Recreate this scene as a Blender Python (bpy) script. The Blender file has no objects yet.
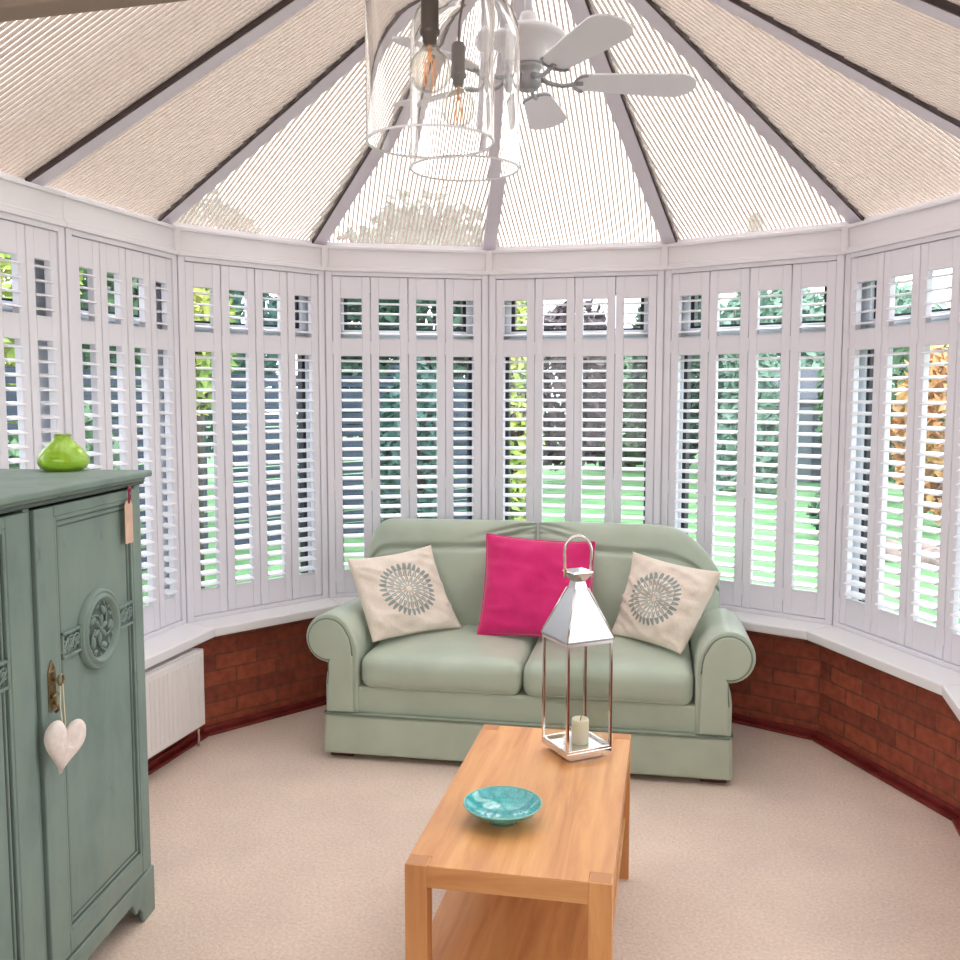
import bpy, bmesh, math, random
from math import sin, cos, pi, radians, sqrt, atan2, hypot
from mathutils import Vector, Matrix, noise
C = bpy.context.scene
COL = C.collection
random.seed(7)

# ------------------------------------------------------------------ camera
cam = bpy.data.cameras.new('camera'); camo = bpy.data.objects.new('camera', cam); COL.objects.link(camo)
cr = Vector((0.9668235899, 0.255443971579, 0.00072345456)); cu = Vector((-0.0237366754, 0.08701975621, 0.99592375826))
cw = Vector((-0.2543397604, 0.96289975564, -0.090196143726))
M = Matrix.Identity(4)
for i in range(3):
    M[i][0] = cr[i]; M[i][1] = cu[i]; M[i][2] = -cw[i]
M[0][3], M[1][3], M[2][3] = 0.73392171, -3.15672679, 1.5
camo.matrix_world = M
cam.sensor_width = 36; cam.sensor_fit = 'HORIZONTAL'; cam.lens = 958.02 / 960 * 36
cam.clip_start = 0.05; cam.clip_end = 300
C.camera = camo
# ------------------------------------------------------------------ world, lights, exposure
C.view_settings.view_transform = 'Standard'; C.view_settings.look = 'None'; C.view_settings.gamma = 1
C.view_settings.use_curve_mapping = False
C.view_settings.exposure = 0.1
W = bpy.data.worlds.new('sky'); C.world = W; W.use_nodes = True
bg = W.node_tree.nodes['Background']; bg.inputs[0].default_value = (0.93, 0.96, 1.0, 1); bg.inputs[1].default_value = 4.0
sun = bpy.data.lights.new('sun', 'SUN'); sun.energy = 2.0; sun.angle = radians(35); sun.color = (1, .97, .92)
suno = bpy.data.objects.new('sun', sun); COL.objects.link(suno)
suno.rotation_euler = (radians(42), radians(14), radians(150))
def area(name, loc, rot, sx, sy, e, color=(1, .95, .9)):
    l = bpy.data.lights.new(name, 'AREA'); l.shape = 'RECTANGLE'; l.size = sx; l.size_y = sy; l.energy = e; l.color = color
    o = bpy.data.objects.new(name, l); o.location = loc; o.rotation_euler = rot; COL.objects.link(o); return o
# added fill light in the house room behind the viewer, no window there
area('house_room_fill', (0.3, -4.45, 1.6), (radians(90), 0, 0), 3.6, 1.5, 38, (1, .975, .985))

# ------------------------------------------------------------------ materials
MATS = {}
def mat(name, col, rough=.5, metal=0, spec=.5, **k):
    if name in MATS: return MATS[name]
    m = bpy.data.materials.new(name); m.use_nodes = True; b = m.node_tree.nodes['Principled BSDF']
    b.inputs['Base Color'].default_value = (*col, 1); b.inputs['Roughness'].default_value = rough
    b.inputs['Metallic'].default_value = metal; b.inputs['Specular IOR Level'].default_value = spec
    for kk, v in k.items(): b.inputs[kk.replace('_', ' ')].default_value = v
    MATS[name] = m; return m
class N:
    def __init__(s, m): s.t = m.node_tree; s.b = s.t.nodes.get('Principled BSDF')
    def n(s, typ, **k):
        nd = s.t.nodes.new(typ)
        for a, v in k.items():
            if a.startswith('i_'):
                key = a[2:]; key = int(key) if key.isdigit() else key.replace('_', ' ')
                if hasattr(v, 'is_output'): s.t.links.new(v, nd.inputs[key])
                else: nd.inputs[key].default_value = v
            else: setattr(nd, a, v)
        return nd
    def l(s, a, b): s.t.links.new(a, b)
    def math(s, op, a, b=None, c=None):
        nd = s.t.nodes.new('ShaderNodeMath'); nd.operation = op
        for i, v in enumerate((a, b, c)):
            if v is None: continue
            if hasattr(v, 'is_output'): s.t.links.new(v, nd.inputs[i])
            else: nd.inputs[i].default_value = v
        return nd.outputs[0]
    def ramp(s, f, stops):
        nd = s.t.nodes.new('ShaderNodeValToRGB'); e = nd.color_ramp.elements
        while len(e) < len(stops): e.new(.5)
        for x, (p, c) in zip(e, stops): x.position = p; x.color = (*c, 1)
        s.l(f, nd.inputs[0]); return nd.outputs[0]
    def mix(s, f, a, b):
        nd = s.t.nodes.new('ShaderNodeMix'); nd.data_type = 'RGBA'
        for i, v in ((0, f), (6, a), (7, b)):
            if hasattr(v, 'is_output'): s.l(v, nd.inputs[i])
            else: nd.inputs[i].default_value = v if i == 0 else (*v, 1)
        return nd.outputs[2]
    def bump(s, h, st=.3, d=.01):
        nd = s.n('ShaderNodeBump', i_Strength=st, i_Distance=d); s.l(h, nd.inputs['Height']); s.l(nd.outputs[0], s.b.inputs['Normal'])
    def coord(s, which='Object', scale=(1, 1, 1)):
        tc = s.n('ShaderNodeTexCoord'); mp = s.n('ShaderNodeMapping'); s.l(tc.outputs[which], mp.inputs[0]); mp.inputs['Scale'].default_value = scale
        return mp.outputs[0]
def noisemat(name, c1, c2, scale, rough=.6, bump=0, bd=.004, stretch=(1, 1, 1), lo=.35, hi=.65, detail=4, **k):
    if name in MATS: return MATS[name]
    m = mat(name, c1, rough, **k); n = N(m); co = n.coord('Object', stretch)
    t = n.n('ShaderNodeTexNoise', i_Scale=scale, i_Detail=detail); n.l(co, t.inputs['Vector'])
    n.l(n.ramp(t.outputs[0], [(lo, c1), (hi, c2)]), n.b.inputs['Base Color'])
    if bump: n.bump(t.outputs[0], bump, bd)
    return m
white = mat('white_paint', (.82, .80, .865), .38)
slatm = mat('white_louvre', (.88, .88, .92), .35)
cornm = mat('cream_white_paint', (.84, .82, .86), .4)
pvc = mat('white_pvc', (.84, .87, .93), .3)
sillm = mat('sill_white', (.87, .85, .87), .3)
gask = mat('black_rubber', (.02, .02, .03), .5)
dark = mat('dark_trim', (.045, .025, .022), .6)
rafm = mat('rafter_paint', (.70, .66, .715), .45)
radm = mat('radiator_enamel', (.84, .80, .79), .35)
redp = noisemat('maroon_gloss', (.14, .012, .012), (.23, .03, .025), 9, .35)
wallm = mat('house_plaster_shaded', (.33, .25, .20), .8)  # plaster of the beam, its shade put into the dark taupe
roomm = mat('house_room_plaster', (.80, .77, .73), .8)
chrome = mat('polished_steel', (.72, .68, .66), .12, 1)
brass = noisemat('aged_brass', (.20, .14, .07), (.34, .25, .13), 60, .35, metal=.9)
bronze = mat('lampholder_bronze', (.10, .075, .055), .35, .7)
lampgrey = mat('lampholder_pewter', (.27, .23, .23), .4, .6)
cordm = mat('twisted_cord', (.16, .09, .09), .8)
wax = mat('candle_wax', (.90, .84, .66), .5, Subsurface_Weight=.3)
fanm = mat('fan_white', (.72, .71, .74), .4)
fang = mat('fan_grey', (.33, .33, .35), .4, .3)
def glassmat(name, tint=(1, 1, 1), gl=.8, rough=.02, pw_=5):
    m = bpy.data.materials.new(name); m.use_nodes = True; t = m.node_tree; t.nodes.clear()
    o = t.nodes.new('ShaderNodeOutputMaterial'); a = t.nodes.new('ShaderNodeBsdfTransparent'); g = t.nodes.new('ShaderNodeBsdfGlossy')
    lw = t.nodes.new('ShaderNodeLayerWeight'); lw.inputs[0].default_value = .5; mx = t.nodes.new('ShaderNodeMixShader')
    pw = t.nodes.new('ShaderNodeMath'); pw.operation = 'POWER'; pw.inputs[1].default_value = pw_; f = t.nodes.new('ShaderNodeMath'); f.operation = 'MULTIPLY_ADD'; f.inputs[1].default_value = gl; f.inputs[2].default_value = .03
    t.links.new(lw.outputs['Facing'], pw.inputs[0]); t.links.new(pw.outputs[0], f.inputs[0])
    a.inputs[0].default_value = (*tint, 1); g.inputs['Roughness'].default_value = rough
    t.links.new(f.outputs[0], mx.inputs[0]); t.links.new(a.outputs[0], mx.inputs[1]); t.links.new(g.outputs[0], mx.inputs[2]); t.links.new(mx.outputs[0], o.inputs[0])
    return m
pane = glassmat('window_glass', (.97, .99, 1))
lglass = glassmat('lantern_glass', (.96, .97, .96))
def realglass(name, col, rough=0.0, ior=1.45):
    return mat(name, col, rough, 0, .5, Transmission_Weight=1.0, IOR=ior)
jar = realglass('clear_blown_glass', (1, 1, 1))
bulbg = realglass('bulb_glass', (1, .97, .93), 0, 1.2)
# roof glazing sheet: clear multiwall polycarbonate; part of the light is scattered
def polymat():
    m = bpy.data.materials.new('polycarbonate_sheet'); m.use_nodes = True; t = m.node_tree; t.nodes.clear()
    o = t.nodes.new('ShaderNodeOutputMaterial'); a = t.nodes.new('ShaderNodeBsdfTransparent'); g = t.nodes.new('ShaderNodeBsdfTranslucent')
    d = t.nodes.new('ShaderNodeBsdfDiffuse'); mx = t.nodes.new('ShaderNodeMixShader'); m2 = t.nodes.new('ShaderNodeMixShader')
    a.inputs[0].default_value = (.97, .95, .93, 1); g.inputs[0].default_value = (.86, .79, .74, 1); d.inputs[0].default_value = (.8, .75, .71, 1)
    mx.inputs[0].default_value = .25; m2.inputs[0].default_value = .12
    t.links.new(a.outputs[0], m2.inputs[1]); t.links.new(g.outputs[0], mx.inputs[1]); t.links.new(d.outputs[0], mx.inputs[2])
    t.links.new(mx.outputs[0], m2.inputs[2]); t.links.new(m2.outputs[0], o.inputs[0]); return m
poly = polymat()
def ribmat():
    m = bpy.data.materials.new('polycarbonate_rib'); m.use_nodes = True; t = m.node_tree; t.nodes.clear()
    o = t.nodes.new('ShaderNodeOutputMaterial'); g = t.nodes.new('ShaderNodeBsdfTranslucent'); d = t.nodes.new('ShaderNodeBsdfDiffuse'); mx = t.nodes.new('ShaderNodeMixShader')
    g.inputs[0].default_value = (.74, .67, .62, 1); d.inputs[0].default_value = (.54, .49, .455, 1); mx.inputs[0].default_value = .5
    t.links.new(g.outputs[0], mx.inputs[1]); t.links.new(d.outputs[0], mx.inputs[2]); t.links.new(mx.outputs[0], o.inputs[0]); return m
ribm = ribmat()
def brickmat():
    m = mat('red_brick', (.3, .1, .05), .8); n = N(m)
    tc = n.n('ShaderNodeTexCoord'); sp = n.n('ShaderNodeSeparateXYZ'); n.l(tc.outputs['Object'], sp.inputs[0])
    cb = n.n('ShaderNodeCombineXYZ'); n.l(sp.outputs[0], cb.inputs[0]); n.l(sp.outputs[2], cb.inputs[1])
    nz = n.n('ShaderNodeTexNoise', i_Scale=9, i_Detail=3); n.l(tc.outputs['Object'], nz.inputs['Vector'])
    off = n.n('ShaderNodeVectorMath', operation='MULTIPLY_ADD'); n.l(nz.outputs['Color'], off.inputs[0]); off.inputs[1].default_value = (.012, .012, 0); n.l(cb.outputs[0], off.inputs[2])
    br = n.n('ShaderNodeTexBrick', i_Scale=1.0); br.inputs['Mortar Size'].default_value = .0045; br.inputs['Brick Width'].default_value = .205; br.inputs['Row Height'].default_value = .070
    br.inputs['Mortar Smooth'].default_value = .4
    br.inputs['Color1'].default_value = (.40, .095, .048, 1); br.inputs['Color2'].default_value = (.23, .052, .032, 1); br.inputs['Mortar'].default_value = (.20, .075, .045, 1)
    n.l(off.outputs[0], br.inputs[0])
    n2 = n.n('ShaderNodeTexNoise', i_Scale=30, i_Detail=5); n.l(tc.outputs['Object'], n2.inputs['Vector'])
    r = n.ramp(n2.outputs[0], [(.3, (.75, .72, .7)), (.7, (1.2, 1.18, 1.12))])
    mm = n.n('ShaderNodeMix', data_type='RGBA', blend_type='MULTIPLY'); mm.inputs[0].default_value = 1; n.l(br.outputs[0], mm.inputs[6]); n.l(r, mm.inputs[7])
    n.l(mm.outputs[2], n.b.inputs['Base Color'])
    h = n.math('SUBTRACT', n.math('MULTIPLY', n2.outputs[0], .5), br.outputs['Fac']); n.bump(h, .8, .008)
    return m
brick = brickmat()
def carpetmat():
    m = mat('beige_carpet', (.6, .45, .38), .95, spec=.1); n = N(m); co = n.coord()
    a = n.n('ShaderNodeTexNoise', i_Scale=95, i_Detail=5, i_Roughness=.75); n.l(co, a.inputs['Vector'])
    b = n.n('ShaderNodeTexNoise', i_Scale=3, i_Detail=3); n.l(co, b.inputs['Vector'])
    c1 = n.ramp(a.outputs[0], [(.33, (.65, .505, .41)), (.64, (.82, .69, .60))])
    c2 = n.ramp(b.outputs[0], [(.3, (.93, .92, .93)), (.7, (1.05, 1.04, 1.03))])
    mm = n.n('ShaderNodeMix', data_type='RGBA', blend_type='MULTIPLY'); mm.inputs[0].default_value = 1; n.l(c1, mm.inputs[6]); n.l(c2, mm.inputs[7])
    n.l(mm.outputs[2], n.b.inputs['Base Color']); n.bump(a.outputs[0], .5, .006); return m
carpet = carpetmat()
def oakmat(name, ax):
    m = mat(name, (.6, .3, .12), .38); n = N(m)
    sc = [14, 14, 14]; sc[ax] = 1.1
    co = n.coord('Object', tuple(sc)); a = n.n('ShaderNodeTexNoise', i_Scale=1.6, i_Detail=7, i_Roughness=.6, i_Distortion=.5); n.l(co, a.inputs['Vector'])
    sc2 = [5, 5, 5]; sc2[ax] = .4
    co2 = n.coord('Object', tuple(sc2)); b = n.n('ShaderNodeTexNoise', i_Scale=1.5, i_Detail=2); n.l(co2, b.inputs['Vector'])
    c1 = n.ramp(a.outputs[0], [(.3, (.54, .225, .075)), (.5, (.69, .33, .12)), (.7, (.78, .415, .165))])
    c2 = n.ramp(b.outputs[0], [(.35, (.88, .84, .82)), (.65, (1.06, 1.06, 1.06))])
    mm = n.n('ShaderNodeMix', data_type='RGBA', blend_type='MULTIPLY'); mm.inputs[0].default_value = 1; n.l(c1, mm.inputs[6]); n.l(c2, mm.inputs[7])
    n.l(mm.outputs[2], n.b.inputs['Base Color']); n.bump(a.outputs[0], .12, .002); return m
oakY, oakX, oakZ = oakmat('oak_long_grain', 1), oakmat('oak_cross_grain', 0), oakmat('oak_upright_grain', 2)
oakEnd = mat('oak_end_grain', (.50, .22, .085), .5)
def sagemat():
    m = mat('sage_fabric', (.40, .46, .37), .36, spec=.45, Sheen_Weight=.15); n = N(m); co = n.coord()
    a = n.n('ShaderNodeTexNoise', i_Scale=5, i_Detail=3); n.l(co, a.inputs['Vector'])
    n.l(n.ramp(a.outputs[0], [(.3, (.40, .465, .37)), (.7, (.47, .54, .435))]), n.b.inputs['Base Color'])
    n.bump(a.outputs[0], .35, .02); return m
sage = sagemat(); sagep = mat('sage_piping', (.17, .20, .15), .6)
def paintmat():
    m = mat('chalk_paint', (.12, .19, .165), .5, spec=.3); n = N(m); co = n.coord('Object', (1, 1, .45))
    a = n.n('ShaderNodeTexNoise', i_Scale=5.5, i_Detail=7, i_Roughness=.62); n.l(co, a.inputs['Vector'])
    b = n.n('ShaderNodeTexNoise', i_Scale=17, i_Detail=8, i_Roughness=.7); n.l(co, b.inputs['Vector'])
    c1 = n.ramp(a.outputs[0], [(.3, (.15, .21, .19)), (.5, (.20, .27, .24)), (.75, (.24, .305, .26))])
    w = n.ramp(b.outputs[0], [(.62, (0, 0, 0)), (.74, (1, 1, 1))])
    n.l(n.mix(n.math('MULTIPLY', w, .55), c1, (.05, .055, .045)), n.b.inputs['Base Color']); n.bump(b.outputs[0], .15, .003); return m
paint = paintmat(); paintd = mat('chalk_paint_dark', (.075, .10, .09), .6)  # second, darker tone for grooves, top moulding and medallion ground
teal = None
def tealmat():
    m = mat('teal_crackle_glaze', (.03, .38, .40), .12, Coat_Weight=.6); n = N(m); co = n.coord()
    v = n.n('ShaderNodeTexVoronoi', feature='DISTANCE_TO_EDGE', i_Scale=75); n.l(co, v.inputs['Vector'])
    a = n.n('ShaderNodeTexNoise', i_Scale=30, i_Detail=4); n.l(co, a.inputs['Vector'])
    base = n.ramp(a.outputs[0], [(.3, (.03, .33, .36)), (.7, (.07, .50, .50))])
    n.l(n.mix(n.ramp(v.outputs[0], [(.0, (.8, .8, .8)), (.06, (0, 0, 0))]), base, (.02, .17, .19)), n.b.inputs['Base Color']); return m
teal = tealmat(); tealrim = mat('teal_unglazed_rim', (.27, .50, .43), .5)
lime = mat('lime_glass', (.66, .92, .12), .03, Transmission_Weight=.75, IOR=1.4, Coat_Weight=.5)
pinkm = noisemat('fuchsia_velvet', (.62, .012, .14), (.74, .025, .20), 7, .75, .2, .01, spec=.2, Sheen_Weight=.5)
leafm = {}
def leaf(name, c1, c2):
    if name in leafm: return leafm[name]
    m = noisemat('foliage_' + name, c1, c2, 2.4, .6); b = m.node_tree.nodes['Principled BSDF']; leafm[name] = m; return m
barkm = noisemat('bark', (.05, .035, .025), (.12, .09, .07), 14, .9)
fencem = noisemat('blue_grey_fence', (.018, .028, .055), (.055, .075, .125), 6, .8, stretch=(.4, .4, 6))
def pillowmat():
    m = mat('cream_linen_printed', (.82, .72, .62), .85, spec=.15); n = N(m)
    tc = n.n('ShaderNodeTexCoord'); sp = n.n('ShaderNodeSeparateXYZ'); n.l(tc.outputs['UV'], sp.inputs[0])
    x = n.math('SUBTRACT', sp.outputs[0], .5); y = n.math('SUBTRACT', sp.outputs[1], .52)
    r = n.math('SQRT', n.math('ADD', n.math('MULTIPLY', x, x), n.math('MULTIPLY', y, y)))
    th = n.math('ARCTAN2', y, x)
    ring = n.math('DIVIDE', r, .080); idx = n.math('FLOOR', ring); fr = n.math('SUBTRACT', ring, idx)
    cnt = n.math('MULTIPLY_ADD', n.math('MINIMUM', idx, 3), 6.0, 13.0)
    a = n.math('ADD', n.math('MULTIPLY', n.math('DIVIDE', th, 2 * pi), cnt), n.math('MULTIPLY', idx, .5))
    a = n.math('ABSOLUTE', n.math('SUBTRACT', n.math('FRACT', n.math('ADD', a, 50)), .5))
    w = n.math('MULTIPLY', n.math('SQRT', n.math('SUBTRACT', 1.0, n.math('MULTIPLY', fr, .93))), .45)
    pet = n.math('LESS_THAN', a, w)
    vein = n.math('GREATER_THAN', a, n.math('MULTIPLY', w, .16))
    pet = n.math('MULTIPLY', pet, n.math('MAXIMUM', vein, n.math('GREATER_THAN', idx, 2.5)))
    msk = n.math('MULTIPLY', pet, n.math('LESS_THAN', r, .320))
    msk = n.math('MULTIPLY', msk, n.math('GREATER_THAN', r, .03))
    # print only on the front face (v < 1 area of the uv map)
    nz = n.n('ShaderNodeTexNoise', i_Scale=200, i_Detail=2); n.l(tc.outputs['Object'], nz.inputs['Vector'])
    base = n.ramp(nz.outputs[0], [(.3, (.78, .67, .575)), (.7, (.88, .79, .70))])
    n.l(n.mix(n.math('MULTIPLY', msk, .92), base, (.27, .33, .32)), n.b.inputs['Base Color']); n.bump(nz.outputs[0], .2, .002); return m
linen = pillowmat(); linenp = mat('plain_cream_linen', (.80, .72, .64), .85)
heartm = noisemat('heart_linen', (.80, .68, .62), (.88, .80, .75), 60, .9, .2, .003)
tagm = noisemat('kraft_tag', (.62, .40, .30), (.72, .50, .38), 20, .9)
redstr = mat('red_string', (.35, .03, .08), .8)

# ------------------------------------------------------------------ mesh helpers
def link(name, me, m=None, parent=None, loc=None, rot=None, smooth=False):
    o = bpy.data.objects.new(name, me); COL.objects.link(o)
    if m is not None and not me.materials:
        for mm in (m if isinstance(m, (list, tuple)) else [m]): me.materials.append(mm)
    if parent is not None: o.parent = parent
    if loc is not None: o.location = loc
    if rot is not None: o.rotation_euler = rot
    if smooth:
        for p in me.polygons: p.use_smooth = True
    return o
def fin(bm, name, m, parent=None, loc=None, rot=None, smooth=False, bevel=0, seg=2, autos=False):
    bmesh.ops.recalc_face_normals(bm, faces=bm.faces)
    me = bpy.data.meshes.new(name); bm.to_mesh(me); bm.free()
    o = link(name, me, m, parent, loc, rot, smooth)
    if bevel:
        md = o.modifiers.new('bevel', 'BEVEL'); md.width = bevel; md.segments = seg; md.limit_method = 'ANGLE'; md.angle_limit = radians(40)
    return o
def box(bm, x0, x1, y0, y1, z0, z1, mtx=None, mi=0):
    co = [(x, y, z) for x in (x0, x1) for y in (y0, y1) for z in (z0, z1)]
    v = [bm.verts.new(mtx @ Vector(c) if mtx else c) for c in co]
    for f in ((0, 1, 3, 2), (4, 6, 7, 5), (0, 4, 5, 1), (2, 3, 7, 6), (0, 2, 6, 4), (1, 5, 7, 3)):
        fc = bm.faces.new([v[i] for i in f]); fc.material_index = mi
def prism(bm, pts, z0, z1, ax='z', mtx=None):
    def mk(p, z):
        c = {'z': (p[0], p[1], z), 'y': (p[0], z, p[1]), 'x': (z, p[0], p[1])}[ax]
        return bm.verts.new(mtx @ Vector(c) if mtx else c)
    a = [mk(p, z0) for p in pts]; b = [mk(p, z1) for p in pts]; n = len(pts)
    bm.faces.new(a[::-1]); bm.faces.new(b)
    for i in range(n): bm.faces.new([a[i], a[(i + 1) % n], b[(i + 1) % n], b[i]])
def tube(bm, pts, r, n=10, closed=False, cap=True, up=None):
    pts = [Vector(p) for p in pts]; L = len(pts); rings = []
    R = r if isinstance(r, (list, tuple)) else [r] * L
    prev = None
    for i, p in enumerate(pts):
        if closed: t = pts[(i + 1) % L] - pts[i - 1]
        else: t = pts[min(i + 1, L - 1)] - pts[max(i - 1, 0)]
        t.normalize()
        if prev is None: a = t.orthogonal().normalized()
        else:
            a = prev - t * prev.dot(t)
            a = a.normalized() if a.length > 1e-6 else t.orthogonal().normalized()
        prev = a; b = t.cross(a)
        rings.append([bm.verts.new(p + (a * cos(2 * pi * k / n) + b * sin(2 * pi * k / n)) * R[i]) for k in range(n)])
    for i in range(L if closed else L - 1):
        A, B = rings[i], rings[(i + 1) % L]
        if closed and i == L - 1:
            k0 = min(range(n), key=lambda k: (A[0].co - B[k].co).length); B = B[k0:] + B[:k0]
        for k in range(n): bm.faces.new([A[k], A[(k + 1) % n], B[(k + 1) % n], B[k]])
    if cap and not closed: bm.faces.new(rings[0][::-1]); bm.faces.new(rings[-1])
def lathe(bm, prof, n=40, cx=0, cy=0, mi=0):
    rings = []
    for r, z in prof:
        if r < 1e-6: rings.append([bm.verts.new((cx, cy, z))])
        else: rings.append([bm.verts.new((cx + r * cos(2 * pi * k / n), cy + r * sin(2 * pi * k / n), z)) for k in range(n)])
    for A, B in zip(rings, rings[1:]):
        for k in range(n):
            k2 = (k + 1) % n
            if len(A) == 1 and len(B) == 1: continue
            if len(A) == 1: f = bm.faces.new([A[0], B[k2], B[k]])
            elif len(B) == 1: f = bm.faces.new([A[k], A[k2], B[0]])
            else: f = bm.faces.new([A[k], A[k2], B[k2], B[k]])
            f.material_index = mi
def thing(name, label, cat, loc=(0, 0, 0), rotz=0, group=None):
    o = bpy.data.objects.new(name, None); COL.objects.link(o); o.location = loc; o.rotation_euler = (0, 0, rotz)
    o.empty_display_size = .1; return tag(o, label, cat, group)
def tag(o, label, cat, group=None):
    o['label'] = label; o['category'] = cat
    if group: o['group'] = group
    return o
def struct(o, label=None):
    o['kind'] = 'structure'
    if label: o['label'] = label
    return o
def rbox(sx, sy, sz, r, n=10, puff=0, puffside=0):
    """soft rounded block centred on the origin"""
    bm = bmesh.new(); bmesh.ops.create_cube(bm, size=2)
    bmesh.ops.subdivide_edges(bm, edges=bm.edges[:], cuts=n, use_grid_fill=True)
    hx, hy, hz = sx / 2, sy / 2, sz / 2
    for v in bm.verts:
        x, y, z = v.co
        def mp(t, h):  # more points near the edges
            return (abs(t) ** .8) * (1 if t > 0 else -1) * h
        p = Vector((mp(x, hx), mp(y, hy), mp(z, hz)))
        q = Vector((max(-hx + r, min(hx - r, p.x)), max(-hy + r, min(hy - r, p.y)), max(-hz + r, min(hz - r, p.z))))
        d = p - q
        if d.length > 1e-9: p = q + d.normalized() * min(r, max(abs(d.x), abs(d.y), abs(d.z)))
        u, w, t = p.x / hx, p.y / hy, p.z / hz
        p.z += t * puff * (1 - u * u) * (1 - w * w)
        p.y += w * puffside * (1 - u ** 4) * (1 - t * t)
        v.co = p
    return bm
def pillow(name, fn, nu, nv, m, parent, thick, expo=.42, wr=0, seed=0, loc=None, rot=None, back=1.0):
    """closed padded shape: fn(u,v)->(point, normal) for u,v in [-1,1]; front side is +normal"""
    bm = bmesh.new(); uvl = bm.loops.layers.uv.new('uv'); G = {}; UV = {}
    for s in (1, -1):
        for i in range(nu + 1):
            for j in range(nv + 1):
                u = -cos(pi * i / nu) * .55 + (2 * i / nu - 1) * .45; v = -cos(pi * j / nv) * .55 + (2 * j / nv - 1) * .45
                rim = i in (0, nu) or j in (0, nv)
                if rim and s == -1: G[s, i, j] = G[1, i, j]; continue
                p, nr = fn(u, v)
                e = max(0, (1 - u * u)) * max(0, (1 - v * v)); t = thick * e ** expo * (1 if s == 1 else back)
                if wr and not rim:
                    q = Vector((u * 1.6 + seed, v * 1.6, seed * 3.1 + s)); nn = noise.noise(q) * 1.0 + .6 * noise.noise(q * 2.3 + Vector((0, 5, 0)))
                    rid = 1 - abs(noise.noise(Vector((u * 1.5 + v * 2.6 + seed, (u - v) * .8, seed)))) * 2
                    t += wr * (nn + .8 * rid ** 3 * (.3 + abs(u) * .9)) * min(1, e * 5)
                vv = bm.verts.new(p + nr * t * s); G[s, i, j] = vv; UV[vv] = ((u + 1) / 2, (v + 1) / 2)
    for s in (1, -1):
        for i in range(nu):
            for j in range(nv):
                q = [G[s, i, j], G[s, i + 1, j], G[s, i + 1, j + 1], G[s, i, j + 1]]
                f = bm.faces.new(q if s == 1 else q[::-1]); f.material_index = 0 if s == 1 else 1
                for lp in f.loops: lp[uvl].uv = UV[lp.vert]
    me = bpy.data.meshes.new(name); bm.normal_update(); bm.to_mesh(me); bm.free()
    return link(name, me, m, parent, loc, rot, True)

# ------------------------------------------------------------------ room geometry
PTS = [Vector(p) for p in [(-1.574, -1.62), (-1.574, -.898), (-1.574, -.190), (-1.574, .518), (-1.182, 1.164), (-.459, 1.527), (.403, 1.544), (1.176, 1.207),
       (1.627, .442), (1.627, -.400), (1.627, -1.62)]]
ZT, ZS, ZE, ZR = 2.083, .493, 2.222, 3.09
APEX = Vector((.082, .017, ZR))
def offs(d):
    """polyline shifted outwards by d (mitred)"""
    out = []; n = len(PTS)
    for i, p in enumerate(PTS):
        ds = []
        if i > 0: ds.append((PTS[i] - PTS[i - 1]).normalized())
        if i < n - 1: ds.append((PTS[i + 1] - PTS[i]).normalized())
        ns = [Vector((-t.y, t.x)) for t in ds]
        if len(ns) == 1: out.append(p + ns[0] * d)
        else:
            b = (ns[0] + ns[1]).normalized(); out.append(p + b * d / b.dot(ns[0]))
    return out
def seg(i):
    A, B = PTS[i], PTS[i + 1]; return A, (B - A).length, atan2(B.y - A.y, B.x - A.x)
def segbox(i, d0, d1, z0, z1, bm=None):
    """prism between two offsets along wall segment i, in the segment's own frame (x along, y outward)"""
    A, L, an = seg(i); P0, P1 = offs(d0), offs(d1); R = Matrix.Rotation(-an, 2)
    pts = [R @ (q - A) for q in (P0[i], P0[i + 1], P1[i + 1], P1[i])]
    bm = bm or bmesh.new(); prism(bm, pts, z0, z1); return bm
SIDES = ['left', 'left', 'left', 'front_left', 'front_left', 'front', 'front_right', 'right', 'right', 'right']
for i in range(10):
    A, L, an = seg(i); K = dict(loc=(A.x, A.y, 0), rot=(0, 0, an))
    struct(fin(segbox(i, -.074, .14, -.2, .452), 'wall_' + SIDES[i], brick, **K), 'red brick dwarf wall under the white window board')
    bm = segbox(i, -.092, -.074, 0, .035); segbox(i, -.118, -.092, 0, .014, bm)
    struct(fin(bm, 'baseboard_' + SIDES[i], redp, bevel=.004, **K), 'dark red painted skirting along the brick wall')
    # window board
    struct(fin(segbox(i, -.171, .06, .452, ZS), 'trim_1', sillm, bevel=.006, **K), 'white window board')
    # cornice above the shutters
    bm = segbox(i, .0, .10, ZT, ZE - .018); segbox(i, -.014, .0, ZT, ZT + .018, bm); segbox(i, -.010, .0, ZE - .034, ZE - .018, bm)
    segbox(i, -.006, .0, ZT + .018, ZT + .030, bm)
    struct(fin(bm, 'trim_2', cornm, bevel=.003, **K), 'cream white eaves fascia above the shutters')
    struct(fin(segbox(i, .066, .11, ZE - .03, ZE + .010), 'trim_8', cornm, **K), 'white eaves bar at the foot of the roof glazing')
for k in range(1, 10):
    p = offs(.026)[k]; a = seg(k - 1)[2]; b = seg(k)[2]; bm = bmesh.new(); box(bm, -.024, .024, -.022, .10, ZS, ZT)
    struct(fin(bm, 'trim_9', white, loc=(p.x, p.y, 0), rot=(0, 0, (a + b) / 2)), 'white corner post between the shutter surrounds')
# corner posts on the cornice
for k in range(3, 9):
    p = offs(-.012)[k]; a = seg(k - 1)[2]; b = seg(k)[2]
    bm = bmesh.new(); box(bm, -.016, .016, -.004, .03, ZT + .004, ZE - .020)
    struct(fin(bm, 'trim_3', cornm, bevel=.003, loc=(p.x, p.y, 0), rot=(0, 0, (a + b) / 2)), 'slim cover strip on the eaves fascia corner')

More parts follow.
